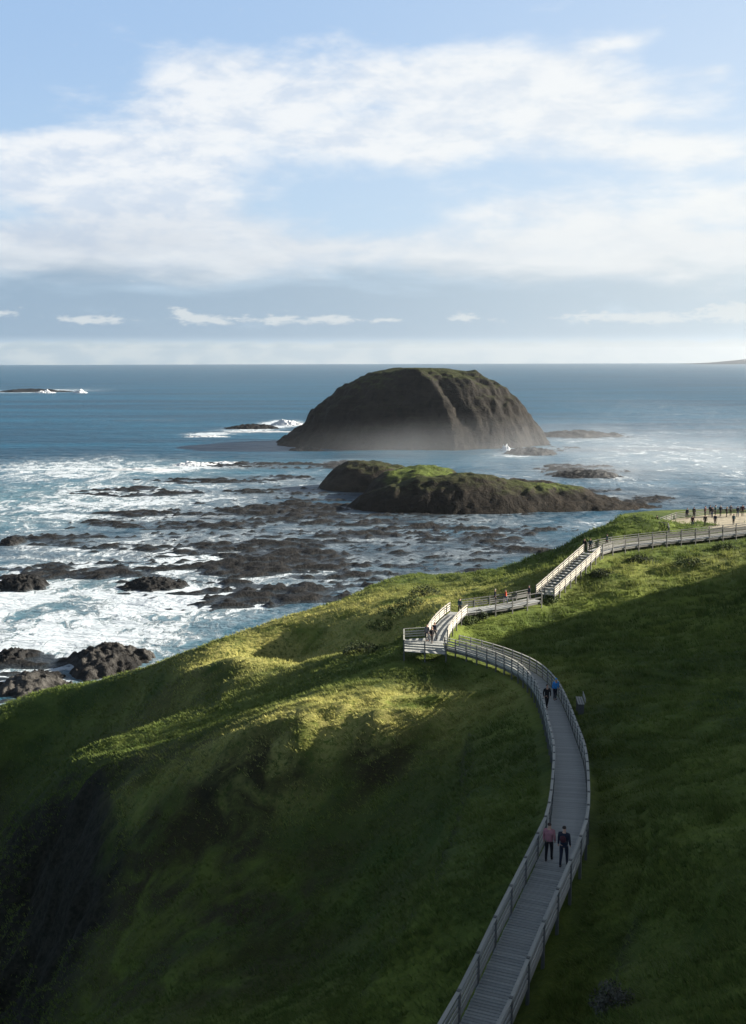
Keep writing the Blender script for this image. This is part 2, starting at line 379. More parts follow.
# scarp, hollow and near ground
cp((200,765,26.8),(380,790,29.0),(300,800,27.4),(220,805,25.6),(140,800,23.4),(90,815,19.5),(450,800,32.4),(500,820,34.8),(420,850,29.6),(350,870,26.0),(280,870,24.6),(200,870,22.8),(120,880,20.5),
   (70,860,15.5),(470,880,33.4),(400,930,29.4),(330,940,26.4),(250,950,24.4),(170,960,22.4),(100,970,18.6),(440,980,34.0),(400,1024,33.6),(320,1024,29.2),(230,1024,26.2),(150,1024,22.4),(90,1024,17.0),
   (40,920,9.5),(30,1024,7.0),(20,830,5.5),(15,780,5))
cw((-60,88,-3),(-48,60,-2),(-40,40,2),(-30,20,14),(-50,100,-2),(-75,70,-4),(-70,110,-4),(-90,140,-4),(-100,100,-5),(-78,175,-3),(-110,170,-5),(-80,30,-4),(-60,0,-3),(-30,-10,12),(-90,-30,-4),(-110,40,-5),
   (0,28,34),(12,20,40),(-12,36,27),(-6,15,32),(0,0,36),(20,0,44),(-20,52,22),(-5,45,31))
# right-hand slope
cp((620,1024,40.6),(700,1024,42.4),(780,1024,44),(640,950,40.6),(746,950,43),(620,880,39.8),(690,880,41),(746,850,42),(640,820,39.4),(700,790,39.8),(610,770,37.5),(680,740,37.4),(746,740,39.8),
   (610,700,34.4),(680,680,34.2),(746,690,37),(560,660,31.9),(620,650,31.8),(680,640,32.6),(746,640,34.6),(510,640,31.0),(560,630,30.8),(620,615,31.2),(680,605,32.0),(746,600,33.6),
   (560,610,31.3),(620,585,32.6),(680,575,33.6),(746,570,34.2),(640,560,34.2),(700,555,34.8),(746,548,35.0))
# land out of the picture on the right: the hill that shades the foreground
sv = np.array((math.sin(rad(SUN_AZ)), math.cos(rad(SUN_AZ)))); ev = np.array((-sv[1], sv[0])); VR = 150.0
ridge_u = [-140, -60, 0, 40, 60, 70, 76, 79, 82, 84.5, 87.5, 92, 96, 101, 106, 110, 113, 116, 120, 124, 130, 140, 160]
ridge_h = [60, 80, 96, 98, 91, 82, 78.3, 77.0, 76.2, 74.8, 73.2, 72.0, 71.6, 71.2, 70.5, 68.5, 65, 61, 56, 49, 42, 34, 14]
for u, hgt in zip(ridge_u, ridge_h):
    c_ = sv*VR+ev*u
    cw((c_[0], c_[1], hgt)); c2 = sv*(VR+45)+ev*u; cw((c2[0], c2[1], max(hgt-24, -3))); c3 = sv*(VR-45)+ev*u
    if u < 112: cw((c3[0], c3[1], 37+(hgt-50)*.33))
cw((150,260,-4),(100,262,-4),(60,262,-5),(200,200,-4),(260,120,0),(260,0,30),(200,-60,44),(100,-60,46),(60,90,36),(70,60,40),(80,20,46),(60,-40,48))
ctl = np.array(ctl)
# radial basis interpolation of the survey
ctlr = ctl[:, :2]
D = np.linalg.norm(ctlr[:, None]-ctlr[None], axis=2)
nC = len(ctl); Am = np.zeros((nC+3, nC+3)); Am[:nC, :nC] = D+np.eye(nC)*-.6; Am[:nC, nC] = 1; Am[:nC, nC+1:] = ctlr; Am[nC, :nC] = 1; Am[nC+1:, :nC] = ctlr.T
sol = np.linalg.solve(Am, np.r_[ctl[:, 2], 0, 0, 0])
GX = np.arange(-150, 272, 1.5); GY = np.arange(-70, 290, 1.5)
gx, gy = np.meshgrid(GX, GY); pts = np.stack([gx.ravel(), gy.ravel()], 1)
Z = np.zeros(len(pts))
for i in range(0, len(pts), 8000):
    q = pts[i:i+8000]; Z[i:i+8000] = np.linalg.norm(q[:, None]-ctlr[None], axis=2) @ sol[:nC]+sol[nC]+q @ sol[nC+1:]
Z = Z.reshape(gx.shape)
ker = np.exp(-np.arange(-3, 4)**2/(2*1.1**2)); ker /= ker.sum()
Zp = np.pad(Z, 3, mode='edge')
Zb = sum(ker[i]*Zp[i:i+Z.shape[0], :] for i in range(7)); Zb = sum(ker[i]*Zb[:, i:i+Z.shape[1]] for i in range(7))
Z = np.clip(Zb, -8, 90)
def bil(G, x, y):
    fx = np.clip((np.asarray(x, float)-GX[0])/1.5, 0, len(GX)-1.001); fy = np.clip((np.asarray(y, float)-GY[0])/1.5, 0, len(GY)-1.001)
    i = fx.astype(int); j = fy.astype(int); a = fx-i; c = fy-j
    return (G[j, i]*(1-a)+G[j, i+1]*a)*(1-c)+(G[j+1, i]*(1-a)+G[j+1, i+1]*a)*c
gz_y, gz_x = np.gradient(Z, 1.5); SL = np.hypot(gz_x, gz_y)
def path_near(x, y):
    x = np.asarray(x, float).ravel(); y = np.asarray(y, float).ravel(); best = np.full(x.shape, 1e9); bz = np.zeros(x.shape)
    sub = ALLP[::3]
    for i in range(0, len(x), 20000):
        d = (x[i:i+20000, None]-sub[None, :, 0])**2+(y[i:i+20000, None]-sub[None, :, 1])**2
        k_ = d.argmin(1); best[i:i+20000] = np.sqrt(d[np.arange(len(k_)), k_]); bz[i:i+20000] = sub[k_, 2]
    return best, bz
TER0 = pix(662,526,35); 
MOUND = [(*pix(375,722,31)[:2], 13, 6.0, .5), (*pix(215,650,24)[:2], 8, 7, 1.2), (*pix(330,625,27)[:2], 11, 7, .7),
         (*pix(262,688,19)[:2], 13, 4.5, -2.8), (*pix(345,670,23)[:2], 10, 4.5, -2.0), (*pix(300,782,28.2)[:2], 15, 3.0, -1.5), (*pix(180,735,27)[:2], 8, 4, -1.2), (*pix(420,880,30)[:2], 9, 9, -1.0)]
def land(x, y, detail=True):
    """height of the headland"""
    x = np.asarray(x, float); y = np.asarray(y, float); z = bil(Z, x, y); s_ = bil(SL, x, y)
    for mx_, my_, ma_, mb_, mk_ in MOUND: z = z+mk_*np.exp(-((x-mx_)/ma_)**2-((y-my_)/mb_)**2)
    lum = fbm(x/12, y/12, 3, 5)*1.1+np.abs(fbm(x/4.8, y/4.8, 2, 9))*.55
    ter = fbm((x*.7+y*.5)/5.0, (y*.8-x*.3+z*1.5)/2.1, 3, 31)*(.32+.30*sstep(12, 22, x))
    soft = 1-.6*sstep(14, 4, x)*sstep(78, 90, y)*sstep(8, 14, z); lum = lum*soft
    cliff = sstep(.75, 1.5, s_)*sstep(24, 14, z)
    lum = lum+ter+cliff*(ridged(x/9, y/9, 4, 77)*3.0-1.2)
    fine_ = fbm(x/1.3, y/1.3, 3, 50)*.13
    scar = np.exp(-(((x+8)/22)**2+((y-86)/7)**2))
    lum = lum+scar*(ridged(x/6, y/4, 3, 91)-.4)*1.1
    dn, bz = path_near(x, y); dn = dn.reshape(x.shape); bz = bz.reshape(x.shape)
    k_ = sstep(1.2, 5.0, dn)
    flat = sstep(1.25, 1.0, np.hypot((x-57)/17, (y-174.5)/8.5))*sstep(1.5, 4, dn)
    inl = sstep(-19, -29, x)*sstep(120, 96, y)
    ru = x*sv[0]+y*sv[1]; k_ = k_*sstep(80, 115, np.abs(ru-VR)+60)*(1-.75*sstep(95, 120, ru))
    z = z+inl*(ridged(x/7, y/7, 4, 79)*2.6-1.2)+(lum+fine_*soft)*(.15+.85*k_)*(1-flat*.95)
    z = z*(1-flat)+35.0*flat
    z = np.where(dn < 6, np.maximum(z, bz-.72-.42*np.maximum(dn-1.0, 0)), z)
    z = np.where(dn < 3.5, np.minimum(z, bz-.45-.12*(3.5-dn)*0+0.15*np.clip(dn-1.5, 0, 2)), z)
    return z
def seg(a, b, st): return np.arange(a, b, st)
xs = np.r_[seg(-150, -70, 3), seg(-70, -40, .9), seg(-40, 62, .42), seg(62, 90, 1.5), seg(90, 271, 3.5)]
ys = np.r_[seg(-70, 20, 3), seg(20, 75, .42), seg(75, 200, .6), seg(200, 285, 2)]
X, Y = np.meshgrid(xs, ys); ZL = land(X, Y)
gyy, gxx = np.gradient(ZL, ys, xs); slope = np.hypot(gxx, gyy)
lowrock = sstep(9, 3, ZL+fbm(X/8, Y/8, 3, 3)*4)
slb = bil(SL, X, Y)
inlet = sstep(-19, -27, X+fbm(X/9, Y/9, 3, 12)*7)*sstep(118, 96, Y+fbm(X/9, Y/9, 3, 14)*9)
rock = np.clip(inlet*.9+lowrock+sstep(.95, 1.4, slb)*sstep(24, 16, ZL)+sstep(1.1, 1.6, slope+fbm(X/6, Y/6, 3, 8)*.6)*.6, 0, 1)
def spots(x, y, L):
    r = 0
    for px, py, z, rx, ry, k_ in L:
        c = pix(px, py, z); r = r+k_*np.exp(-(((x-c[0])/rx)**2+((y-c[1])/ry)**2))
    return r
def sun_tintf(x, y):  # sunlit patches of the slopes, brightened through the grass colour
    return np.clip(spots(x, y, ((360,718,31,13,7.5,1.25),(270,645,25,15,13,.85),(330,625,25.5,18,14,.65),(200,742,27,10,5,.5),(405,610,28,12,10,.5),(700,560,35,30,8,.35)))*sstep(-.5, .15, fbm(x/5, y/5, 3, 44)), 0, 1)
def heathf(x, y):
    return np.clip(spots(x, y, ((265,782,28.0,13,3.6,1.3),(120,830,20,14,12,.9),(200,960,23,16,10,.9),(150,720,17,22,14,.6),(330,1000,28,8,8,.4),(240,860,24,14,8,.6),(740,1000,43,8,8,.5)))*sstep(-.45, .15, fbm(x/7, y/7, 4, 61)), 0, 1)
dry = sun_tintf(X, Y); heath = heathf(X, Y)
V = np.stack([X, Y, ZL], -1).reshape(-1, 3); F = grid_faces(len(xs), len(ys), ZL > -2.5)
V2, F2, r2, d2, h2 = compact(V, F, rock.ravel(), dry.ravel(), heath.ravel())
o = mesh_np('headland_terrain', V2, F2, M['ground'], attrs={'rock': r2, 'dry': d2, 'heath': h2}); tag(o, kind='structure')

# ------------------------------------------------------------------ sea and shallow reef
def patches(x, y, L):
    r = np.zeros_like(x)
    for px, py, wx, wy, k_ in L:
        c = pix(px, py, 0); rx = wx*np.hypot(c[0], c[1])/FPX; ry = abs(pix(px, py-wy, 0)[1]-pix(px, py+wy, 0)[1])/2
        r = np.maximum(r, k_*np.exp(-(((x-c[0])/rx)**2+((y-c[1])/ry)**2)**1.15))
    return r
FOAM_AND_GLARE = [(140,570,300,60,.74),(110,500,200,36,.74),(70,470,150,18,.78),(0,650,120,50,.9),(560,480,160,30,.46),(680,455,170,45,.54),(720,415,170,26,.42),(60,640,190,55,.95),(170,600,120,28,.95),(240,600,70,14,1.0),(10,600,90,40,.9),(60,560,90,14,.7),(20,535,60,20,.6),(90,497,80,14,.72),(210,466,60,5,.95),(160,470,90,7,.8),(60,478,60,7,.55),  # broad right-hand patches paint silver sun glare as pale streaks
        (40,520,80,10,.62),(300,480,120,14,.52),(300,530,200,30,.44),(450,540,150,20,.46),(480,520,120,14,.5),(520,548,70,8,.5),(340,463,30,5,.7),(210,434,30,2.2,1.0),(280,424,26,4.5,1.15),(250,430,40,3.5,.8),(40,391,60,2.2,.95),(150,420,60,2,.3),
        (640,455,140,20,.42),(620,480,70,14,.55),(590,440,60,5,.6),(690,500,90,14,.40),(600,525,70,14,.55),(690,432,100,3,.5),(520,455,40,5,.7),(505,446,9,3.5,1.1),(560,505,60,10,.5),(200,555,200,25,.45)]
REEF = [(300,540,260,50,1.0),(430,530,160,40,.95),(300,545,300,34,1.0),(200,520,150,14,.9),(60,540,90,14,.8),(420,560,160,14,1.1),(420,520,120,22,.8),(300,490,90,14,.75),(130,492,90,5,.9),(250,466,80,4,.9),(345,465,30,5,.9),(240,480,110,5,.85),
        (590,470,60,8,.8),(600,497,70,9,1.05),(580,436,60,4,.95),(545,450,50,5,.8),(255,427,28,2.5,.8),(306,450,20,2.4,.8),(50,610,1,1,0),(20,665,60,14,.95),(25,580,30,7,1.05),(160,580,40,5,.95),(0,690,60,16,1.1),
        (430,575,120,10,1.1),(500,545,80,12,.8)]
SHAL = [(60,640,220,60,.55),(20,600,100,40,.7),(100,590,160,14,.8),(60,495,120,20,.7),(150,470,160,12,.45),(20,520,80,14,.6),(320,440,40,4,.3)]
sxs = np.r_[-14000, -9000, -4500, -2400, -1400, -900, -650, seg(-500, -250, 14), seg(-250, 330, 2.2), seg(330, 600, 14), 700, 1000, 1500, 2500, 4500, 9000, 14000]
sys_ = np.r_[-3000, -600, -200, seg(-60, 60, 20), seg(60, 700, 2.4), seg(700, 1200, 8), seg(1200, 2400, 60), 2700, 3300, 4200, 5500, 7500, 10000, 15000]
X, Y = np.meshgrid(sxs, sys_)
fo = patches(X, Y, FOAM_AND_GLARE); sh_ = patches(X, Y, SHAL)
lm = np.where((X > -148) & (X < 268) & (Y > -68) & (Y < 284), bil(Z, X, Y), -9); fo = np.maximum(fo, sstep(-7.5, -1.5, lm)*.55*(X < 20))
fo = np.maximum(fo, .16*sstep(.1, .5, fbm(X/260, Y/60, 3, 71))*sstep(1500, 500, Y))
calm = sstep(1400, 600, Y)
rps = patches(X, Y, REEF[:14]+REEF[-2:])*sstep(760, 680, Y); rpa = patches(X, Y, REEF)
zs = (fbm(X/38, Y/16, 3, 21)*.9*(1-.85*np.clip(rpa*1.6, 0, 1))+fbm(X/9, Y/6, 2, 23)*.3*(.4+fo))*calm*.8
V = np.stack([X, Y, zs], -1).reshape(-1, 3)
o = mesh_np('sea', V, grid_faces(len(sxs), len(sys_)), M['sea'], attrs={'foam': fo.ravel(), 'shallow': sh_.ravel(), 'shelf': (np.clip(rps, 0, 1)*sstep(-.6, .3, fbm(X/40, Y/20, 3, 88)+.3)).ravel()}); tag(o, kind='structure')
xs = seg(-230, 300, 1.15); ys = seg(150, 900, 1.7); X, Y = np.meshgrid(xs, ys)
rp = patches(X, Y, REEF)
q1 = ridged(X/34, Y/17, 5, 301); q2 = fbm(X/5.5, Y/4.2, 4, 302); q3 = fbm(X/60, Y/30, 3, 303)
zr = -2.0+rp*2.3+(q1-.35)*1.0*(.5+rp*.5)+q2*.5+q3*.9
plate = sstep(.06, .30, q3+.35*(q1-.4)+.12*q2)*sstep(-1.1, -.2, zr)*(Y < 720); zr = np.minimum(zr, -.18+.04*q2)+plate*.42
msk = sstep(-1.3, -.25, zr); ed = sstep(-.25, .35, q3)*.17
b1 = np.clip(fbm(X/13, Y/4.2, 5, 307, .65)-.14+ed, 0, .26)*4.2; b2 = np.clip(fbm(X/3.4, Y/2.6, 3, 311)-.21+ed*.6+b1*.1, 0, .3)*3.4
zr = zr+np.maximum(b1, b2)*msk
keep = (zr > -.9)
V = np.stack([X, Y, zr], -1).reshape(-1, 3); F = grid_faces(len(xs), len(ys), keep)
V2, F2 = compact(V, F)
o = mesh_np('rocky_shore', V2, F2, M['reef'], attrs={'grass': np.zeros(len(V2))}); tag(o, kind='structure')

# ------------------------------------------------------------------ islands and sea rocks
def island(name, cx, cy, hx, hy, st, hf, mt, label, cat, grassf, group=None):
    xs = np.arange(-hx, hx+.1, st); ys = np.arange(-hy, hy+.1, st); X, Y = np.meshgrid(xs, ys); H = hf(X, Y)
    F = grid_faces(len(xs), len(ys), H > -1.2); gy_, gx_ = np.gradient(H, st); sl = np.hypot(gx_, gy_)
    g = grassf(X, Y, H, sl); V = np.stack([X, Y, H], -1).reshape(-1, 3)
    V2, F2, g2 = compact(V, F, g.ravel())
    o = mesh_np(name, V2, F2, mt, attrs={'grass': g2}); o.location = (cx, cy, 0); tag(o, label, cat, group)
    return o
RI = pix(412, 445, 0); RIY = 800.0; RIX = 39*RIY/FPX
lp = np.array([(0,54),(.13,54),(.32,50.5),(.51,41),(.66,30),(.76,22.5),(.80,13),(.87,9.5),(.97,4),(1.02,0),(1.15,-6)])
rp_ = np.array([(0,54),(.25,53.5),(.47,50),(.66,41),(.81,28),(.89,18),(.96,9),(1.02,0),(1.15,-6)])
fp = np.array([(0,54),(.3,53),(.48,48),(.62,37),(.75,26),(.86,14),(.95,5),(1.0,0),(1.15,-6)])
def hf_round(X, Y):
    ang = np.arctan2(Y/68, X/99); r = np.hypot(X/99, Y/68)
    r = r*(1+fbm(np.cos(ang)*2.2, np.sin(ang)*2.2, 3, 400)*.10)
    gul = ridged(ang*3.0+r*1.6, r*1.0, 4, 410); r = r+(gul-.45)*.028*sstep(.35, .8, r)
    wl = sstep(.2, -.9, np.cos(ang)); wr = sstep(-.2, .9, np.cos(ang)); wf = np.clip(1-wl-wr, 0, 1)
    h = (np.interp(r, lp[:, 0], lp[:, 1])*wl+np.interp(r, rp_[:, 0], rp_[:, 1])*wr+np.interp(r, fp[:, 0], fp[:, 1])*wf)
    body = sstep(.2, .6, r)*sstep(1.12, .95, r)
    h = h+body*(fbm(X/13, Y/13, 4, 420)*5+ridged((X+Y*.5)/16, (Y-X*.4)/34, 4, 425)*2.2-1.0)+fbm(X/4, Y/4, 3, 430)*.8
    # the spur that runs from the summit down the front
    tt = np.clip(((X+6)*38+(Y+22)*-46)/(38**2+46**2), 0, 1); dd = np.hypot(X+6-38*tt, Y+22+46*tt); h = h+body*np.exp(-(dd/6.5)**2)*7
    h = h+body*(np.abs(((h/6.5) % 1)-.5)-.25)*1.6
    return h
island('rock_island', RIX, RIY, 120, 88, .9, hf_round, M['island'], 'large round dome shaped rock island with steep dark sides and flat grassy top', 'island',
       lambda X, Y, H, sl: np.clip(sstep(.9, .35, sl)*sstep(28, 48, H)+.35*sstep(1.2, .5, sl)*sstep(12, 25, H), 0, 1))
def dome(X, Y, cx, cy, rx, ry, h, p=2.0):
    r = np.hypot((X-cx)/rx, (Y-cy)/ry); return h*(1-np.clip(r, 0, 1.4)**p)
def hf_islet(X, Y):
    n1 = fbm(X/18, Y/18, 4, 500)
    A = dome(X, Y, 0, 0, 46, 24, 13.2, 2.2); B = dome(X, Y, -36, 70, 25, 22, 11.6, 3.4); C_ = dome(X, Y, -14, 40, 26, 32, 11.4, 3.4)
    Dd = dome(X, Y, 32, 8, 38, 26, 9, 1.8); E_ = dome(X, Y, 50, -2, 32, 13, 2.6, 2.0); G_ = dome(X, Y, 30, 50, 34, 22, 4.5, 2)
    h = np.maximum.reduce([A, B, C_, Dd, E_, G_])
    h = h+n1*2.6*sstep(-2, 4, h)+(ridged(X/15, Y/15, 5, 510)-.45)*1.5*sstep(16, 8, h)*sstep(-3, 2, h)+(ridged(X/7, Y/7, 4, 512)-.45)*.6+fbm(X/3, Y/3, 3, 520)*.5
    return np.maximum(h, -4)
island('grassy_islet', 35, 449, 125, 110, .9, hf_islet, M['islet'], 'low dark rocky islet with a patch of green grass in front of the round island', 'islet',
       lambda X, Y, H, sl: np.clip(sstep(.8, .35, sl)*sstep(5, 8, H)*np.clip(.16+np.exp(-((X+12)/20)**2-((Y-34)/26)**2)*1.2+np.exp(-((X-40)/15)**2-((Y-4)/16)**2)*.7, 0, 1), 0, 1))
def rockfield(name, px, py, wpx, dep, h, label, mt, seed, cat='rock', group=None, p=2.0, z0=-1.0):
    c = pix(px, py, 0); rx = wpx*np.hypot(c[0], c[1])/FPX/2; ry = dep/2; st = max(.3, rx/34)
    def hf(X, Y):
        r = np.hypot(X/rx, Y/ry)*(1+fbm(X/rx*1.6+seed, Y/ry*1.6, 3, seed)*.45)
        hh = h*(1-np.clip(r, 0, 1.5)**p); s2 = max(rx, ry)/2.5
        hh = hh+(ridged(X/s2+seed, Y/s2*1.3, 4, seed+1)-.45)*h*.55*sstep(1.25, .7, r)+fbm(X/s2*2.2, Y/s2*4, 4, seed+2)*h*.28
        return np.where(r > 1.35, -3, hh+z0*.2)
    return island(name, c[0], c[1]+ry*.6, rx*1.4, ry*1.4, st, hf, mt, label, cat, lambda X, Y, H, sl: np.zeros_like(H), group)
rockfield('sea_rock', 100, 672, 78, 22, 3.2, 'jagged grey brown rock outcrop washed by surf below the green headland', M['reef_pale'], 611)
rockfield('sea_rock', 22, 694, 66, 16, 2.2, 'low dark rock ledge at the foot of the headland beside the surf', M['reef_pale'], 617)
rockfield('sea_rock', 18, 590, 52, 14, 3.0, 'black rock lump in blue water at the left edge of the surf', M['reef'], 623)
rockfield('sea_rock', 8, 545, 26, 14, 2.0, 'small dark rock at the left edge above the foam', M['reef'], 629)
rockfield('sea_rock', 150, 590, 66, 14, 2.4, 'long dark ledge lying across the white surf', M['reef'], 631)
rockfield('sea_rock', 8, 663, 40, 10, 2.0, 'flat dark rock half covered by foam left of the jagged outcrop', M['reef'], 637)
rockfield('sea_rock', 252, 429, 52, 26, 3.6, 'flat dark rock left of the round island with a white breaker behind', M['reef'], 641)
rockfield('sea_rock', 306, 451, 32, 16, 2.8, 'small flat black rock in blue water just below the round island', M['reef'], 643)
rockfield('sea_rock', 30, 392, 70, 60, 5.0, 'far offshore reef with breaking waves near the horizon', M['reef'], 647, 'reef')
rockfield('sea_rock', 578, 437, 88, 34, 4.2, 'long low dark shelf reaching out right from the foot of the round island', M['reef'], 653)
rockfield('sea_rock', 532, 455, 56, 22, 4.0, 'dark rock shelf at the right foot of the round island with a white splash', M['reef'], 659)
rockfield('sea_rock', 592, 478, 62, 22, 3.2, 'flat dark rock in pale water right of the grassy islet', M['reef'], 661)
# breaking surf thrown up against the rocks
m, t, b = mat('white_surf'); M['surf'] = m
t.put(b.inputs['Base Color'], (.52, .55, .57, 1)); b.inputs['Roughness'].default_value = .9
def surf(px, py, wpx, dep, h, seed, label):
    c = pix(px, py, 0); rx = wpx*np.hypot(c[0], c[1])/FPX/2; ry = dep/2; g = np.linspace(-1.2, 1.2, 60); X, Y = np.meshgrid(g*rx, g*ry)
    r = np.hypot(X/rx, Y/ry); H = h*np.clip(1-r**2, -1, 1)*(.55+.9*fbm(X/rx*2.5+seed, Y/ry*1.5, 3, seed))+fbm(X/1.6, Y/1.6, 3, seed+1)*h*.3*(r < 1.1)
    F = grid_faces(60, 60, H > -.3); V2, F2 = compact(np.stack([X, Y, H], -1).reshape(-1, 3), F)
    o = mesh_np('breaking_surf', V2, F2, M['surf']); o.location = (c[0], c[1], 0); tag(o, label, 'surf', 'white breakers', 'stuff')
for q in ((287,425,34,22,6,801,'white plume of surf between the flat rock and the round island'), (262,432,70,8,1.6,803,'line of surf in front of the flat rock left of the round island'), (205,437,46,8,1.8,805,'thin line of surf left of the flat rock'),
          (506,450,9,8,5,807,'small white splash at the right foot of the round island'), (196,465,44,14,2.6,809,'breaker on the far edge of the reef'), (45,393,20,24,7,811,'surf breaking over the offshore reef'), (80,393,14,24,8,813,'tall spray at the right end of the offshore reef'),
          (140,470,70,8,1.4,815,'low breaker left of the reef edge'), (225,463,40,6,1.3,817,'low breaker along the reef edge')): surf(*q)
# distant land on the horizon
def far_hills():
    us = np.linspace(0, 1, 160); ws = np.linspace(-1, 1, 24); U, Wv = np.meshgrid(us, ws)
    X = 3200+U*5200; Y = 12500+Wv*650+U*300
    H = 92*sstep(0, .30, U)**1.3*(.75+.35*fbm(U*7, Wv*.6, 4, 700)+.25*U)*np.sqrt(np.clip(1-Wv**2, 0, 1))+fbm(U*30, Wv*4, 3, 702)*6-4
    V = np.stack([X, Y, H], -1).reshape(-1, 3)
    o = mesh_np('distant_hills', V, grid_faces(160, 24), M['far']); tag(o, kind='structure')
far_hills()

# ------------------------------------------------------------------ boardwalk
def frame(P):
    T = np.gradient(P, axis=0); T[:, 2] = 0; T /= np.linalg.norm(T, axis=1)[:, None]
    return T, np.stack([T[:, 1], -T[:, 0], np.zeros(len(T))], 1)     # tangent, right side
def resample(P, step):
    d = np.r_[0, np.cumsum(np.linalg.norm(np.diff(P, axis=0), axis=1))]; k_ = max(1, int(round(d[-1]/step)))
    s_ = np.linspace(0, d[-1], k_+1); return np.stack([np.interp(s_, d, P[:, c]) for c in range(3)], 1)
def deck(root, P, w, pitch=.15):
    mb = MB(); Q = resample(P, pitch); T, R = frame(Q)
    for q, t_, r_ in zip(Q, T, R):
        jit = random.uniform(-.012, .012)
        mb.box(q+(0, 0, -.03+random.uniform(-.004, .004))+r_*jit, t_*pitch*.46, r_*w/2, (0, 0, .025))
    mb.build('deck', M['deck'], root, root.location)
    Q = resample(P, 1.0); T, R = frame(Q)
    for s_ in (-1, 1):
        bm_ = MB()
        for a, b_, ra, rb in zip(Q[:-1], Q[1:], R[:-1], R[1:]):
            bm_.bar(a+ra*s_*(w/2-.1)+(0, 0, -.19), b_+rb*s_*(w/2-.1)+(0, 0, -.19), .06, .26, .01)
        bm_.build('bearer', M['rail_dark'], root, root.location)
def railing(root, L, post_every=1.9, h=1.04, rails=(.26, .50, .75), mt='rail', cap=True, name='railing', postmt='rail_dark', kick=False):
    """rails along the line L with square posts standing in the ground; posts are sub-parts"""
    Q = resample(L, post_every); mb = MB(); off = root.location
    segs = resample(L, .8) if len(L) > 3 else Q
    for a, b_ in zip(Q[:-1], Q[1:]):
        for z in rails: mb.bar(a+(0, 0, z), b_+(0, 0, z+random.uniform(-.01, .01)), .035, .13)
        if cap: mb.bar(a+(0, 0, h), b_+(0, 0, h), .13, .045, .01)
        if kick: mb.bar(a+(0, 0, .09), b_+(0, 0, .09), .03, .12)
    ro = mb.build(name, M[mt], root, off)
    me = None
    for i, q in enumerate(Q):
        g = min(float(land(q[0:1], q[1:2])[0]), q[2]-.3); bot = g-.35
        pm = MB(); d = Q[min(i+1, len(Q)-1)]-Q[max(i-1, 0)]; d[2] = 0; d /= np.linalg.norm(d); s_ = np.array((d[1], -d[0], 0))
        c = np.array((q[0], q[1], (q[2]+h+.06+bot)/2)); pm.box(c, d*.055, s_*.055, (0, 0, (q[2]+h+.06-bot)/2))
        pm.build('post', M[postmt], ro, off)
    return ro
def side(P, w, s_, a=0, b=None):
    T, R = frame(P); L = P+R*s_*w/2; return L[a:b]
GW = 'sections of the plank boardwalk'
def section(label, P, w, **kw):
    root = empty('boardwalk', tuple(P[0])); tag(root, label, 'boardwalk', GW); deck(root, P, w); return root
W0 = 1.56
# long near section, split at the two people so that no railing carries too many posts
rA = section('long grey boardwalk running uphill past two walkers and curving left', PA, W0)
railing(rA, side(PA, W0+.1, -1), 2.0, kick=True); railing(rA, side(PA, W0+.1, 1), 2.0, kick=True)
rB = section('short turning boardwalk with white sunlit rails beside the corner lookout', PB, 2.0)
railing(rB, side(PB, 2.1, -1, 3), 2.4, mt='rail_sunlit'); railing(rB, side(PB, 2.1, 1, 5, -2), 2.4, mt='rail_sunlit')
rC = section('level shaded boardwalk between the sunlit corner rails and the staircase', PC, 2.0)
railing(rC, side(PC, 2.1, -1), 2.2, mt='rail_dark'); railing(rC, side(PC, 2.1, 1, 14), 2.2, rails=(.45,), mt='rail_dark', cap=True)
# lookout bay at the corner
bay = empty('lookout_platform', tuple(pix(430, 648, 32.4))); tag(bay, 'square grey plank lookout platform at the bend left of the sunlit rails', 'platform')
c0, c1, c2, c3 = pix(404,651,32.4), pix(446,654,32.45), pix(440,637,32.4), pix(404,639,32.4)
mb = MB()
for u in np.linspace(0, 1, 30):
    a = c0*(1-u)+c1*u; b_ = c3*(1-u)+c2*u; mb.bar(a+(0, 0, -.04), b_+(0, 0, -.04), .13, .05)
mb.build('deck', M['deck'], bay, bay.location)
railing(bay, np.array([c3, c0]), 2.0, mt='rail'); railing(bay, np.array([c0, c1]), 2.0); railing(bay, np.array([c3, pix(427,637.5,32.4)]), 2.0)
# staircase
st = empty('staircase', tuple(PD[0])); tag(st, 'wooden staircase with white sunlit railings climbing to the upper walk', 'staircase')
nst = 17; a, b_ = PD[0], PD[-1]; d = b_-a; dh = d.copy(); dh[2] = 0; Lh = np.linalg.norm(dh); t_ = dh/Lh; r_ = np.array((t_[1], -t_[0], 0)); SWD = 2.1
for i in range(nst):
    c = a+dh*(i+.5)/nst; z = a[2]+d[2]*(i+1)/nst
    MB().box((c[0], c[1], z-.03), t_*Lh/nst*.52, r_*SWD/2, (0, 0, .025)).build('tread', M['deck'], st, st.location)
for s_ in (-1, 1):
    MB().bar(a+r_*s_*SWD/2+(0, 0, -.05), b_+r_*s_*SWD/2+(0, 0, -.05), .06, .34).build('stringer', M['rail_dark'], st, st.location)
    railing(st, np.array([a+r_*s_*(SWD/2+.1), b_+r_*s_*(SWD/2+.1)]), 1.75, mt='rail_sunlit')
railing(st, np.array([a+r_*(SWD/2+.1), a+r_*(SWD/2+.1)-t_*.5-r_*1.0]), 1.2, mt='rail_sunlit')
rE = section('upper shaded boardwalk leading right along the crest to the far lookout', PE, 2.2)
railing(rE, side(PE, 2.3, -1), 2.6, mt='rail_dark'); railing(rE, side(PE, 2.3, 1), 2.6, mt='rail_dark', rails=(.3, .5, .7, .9))

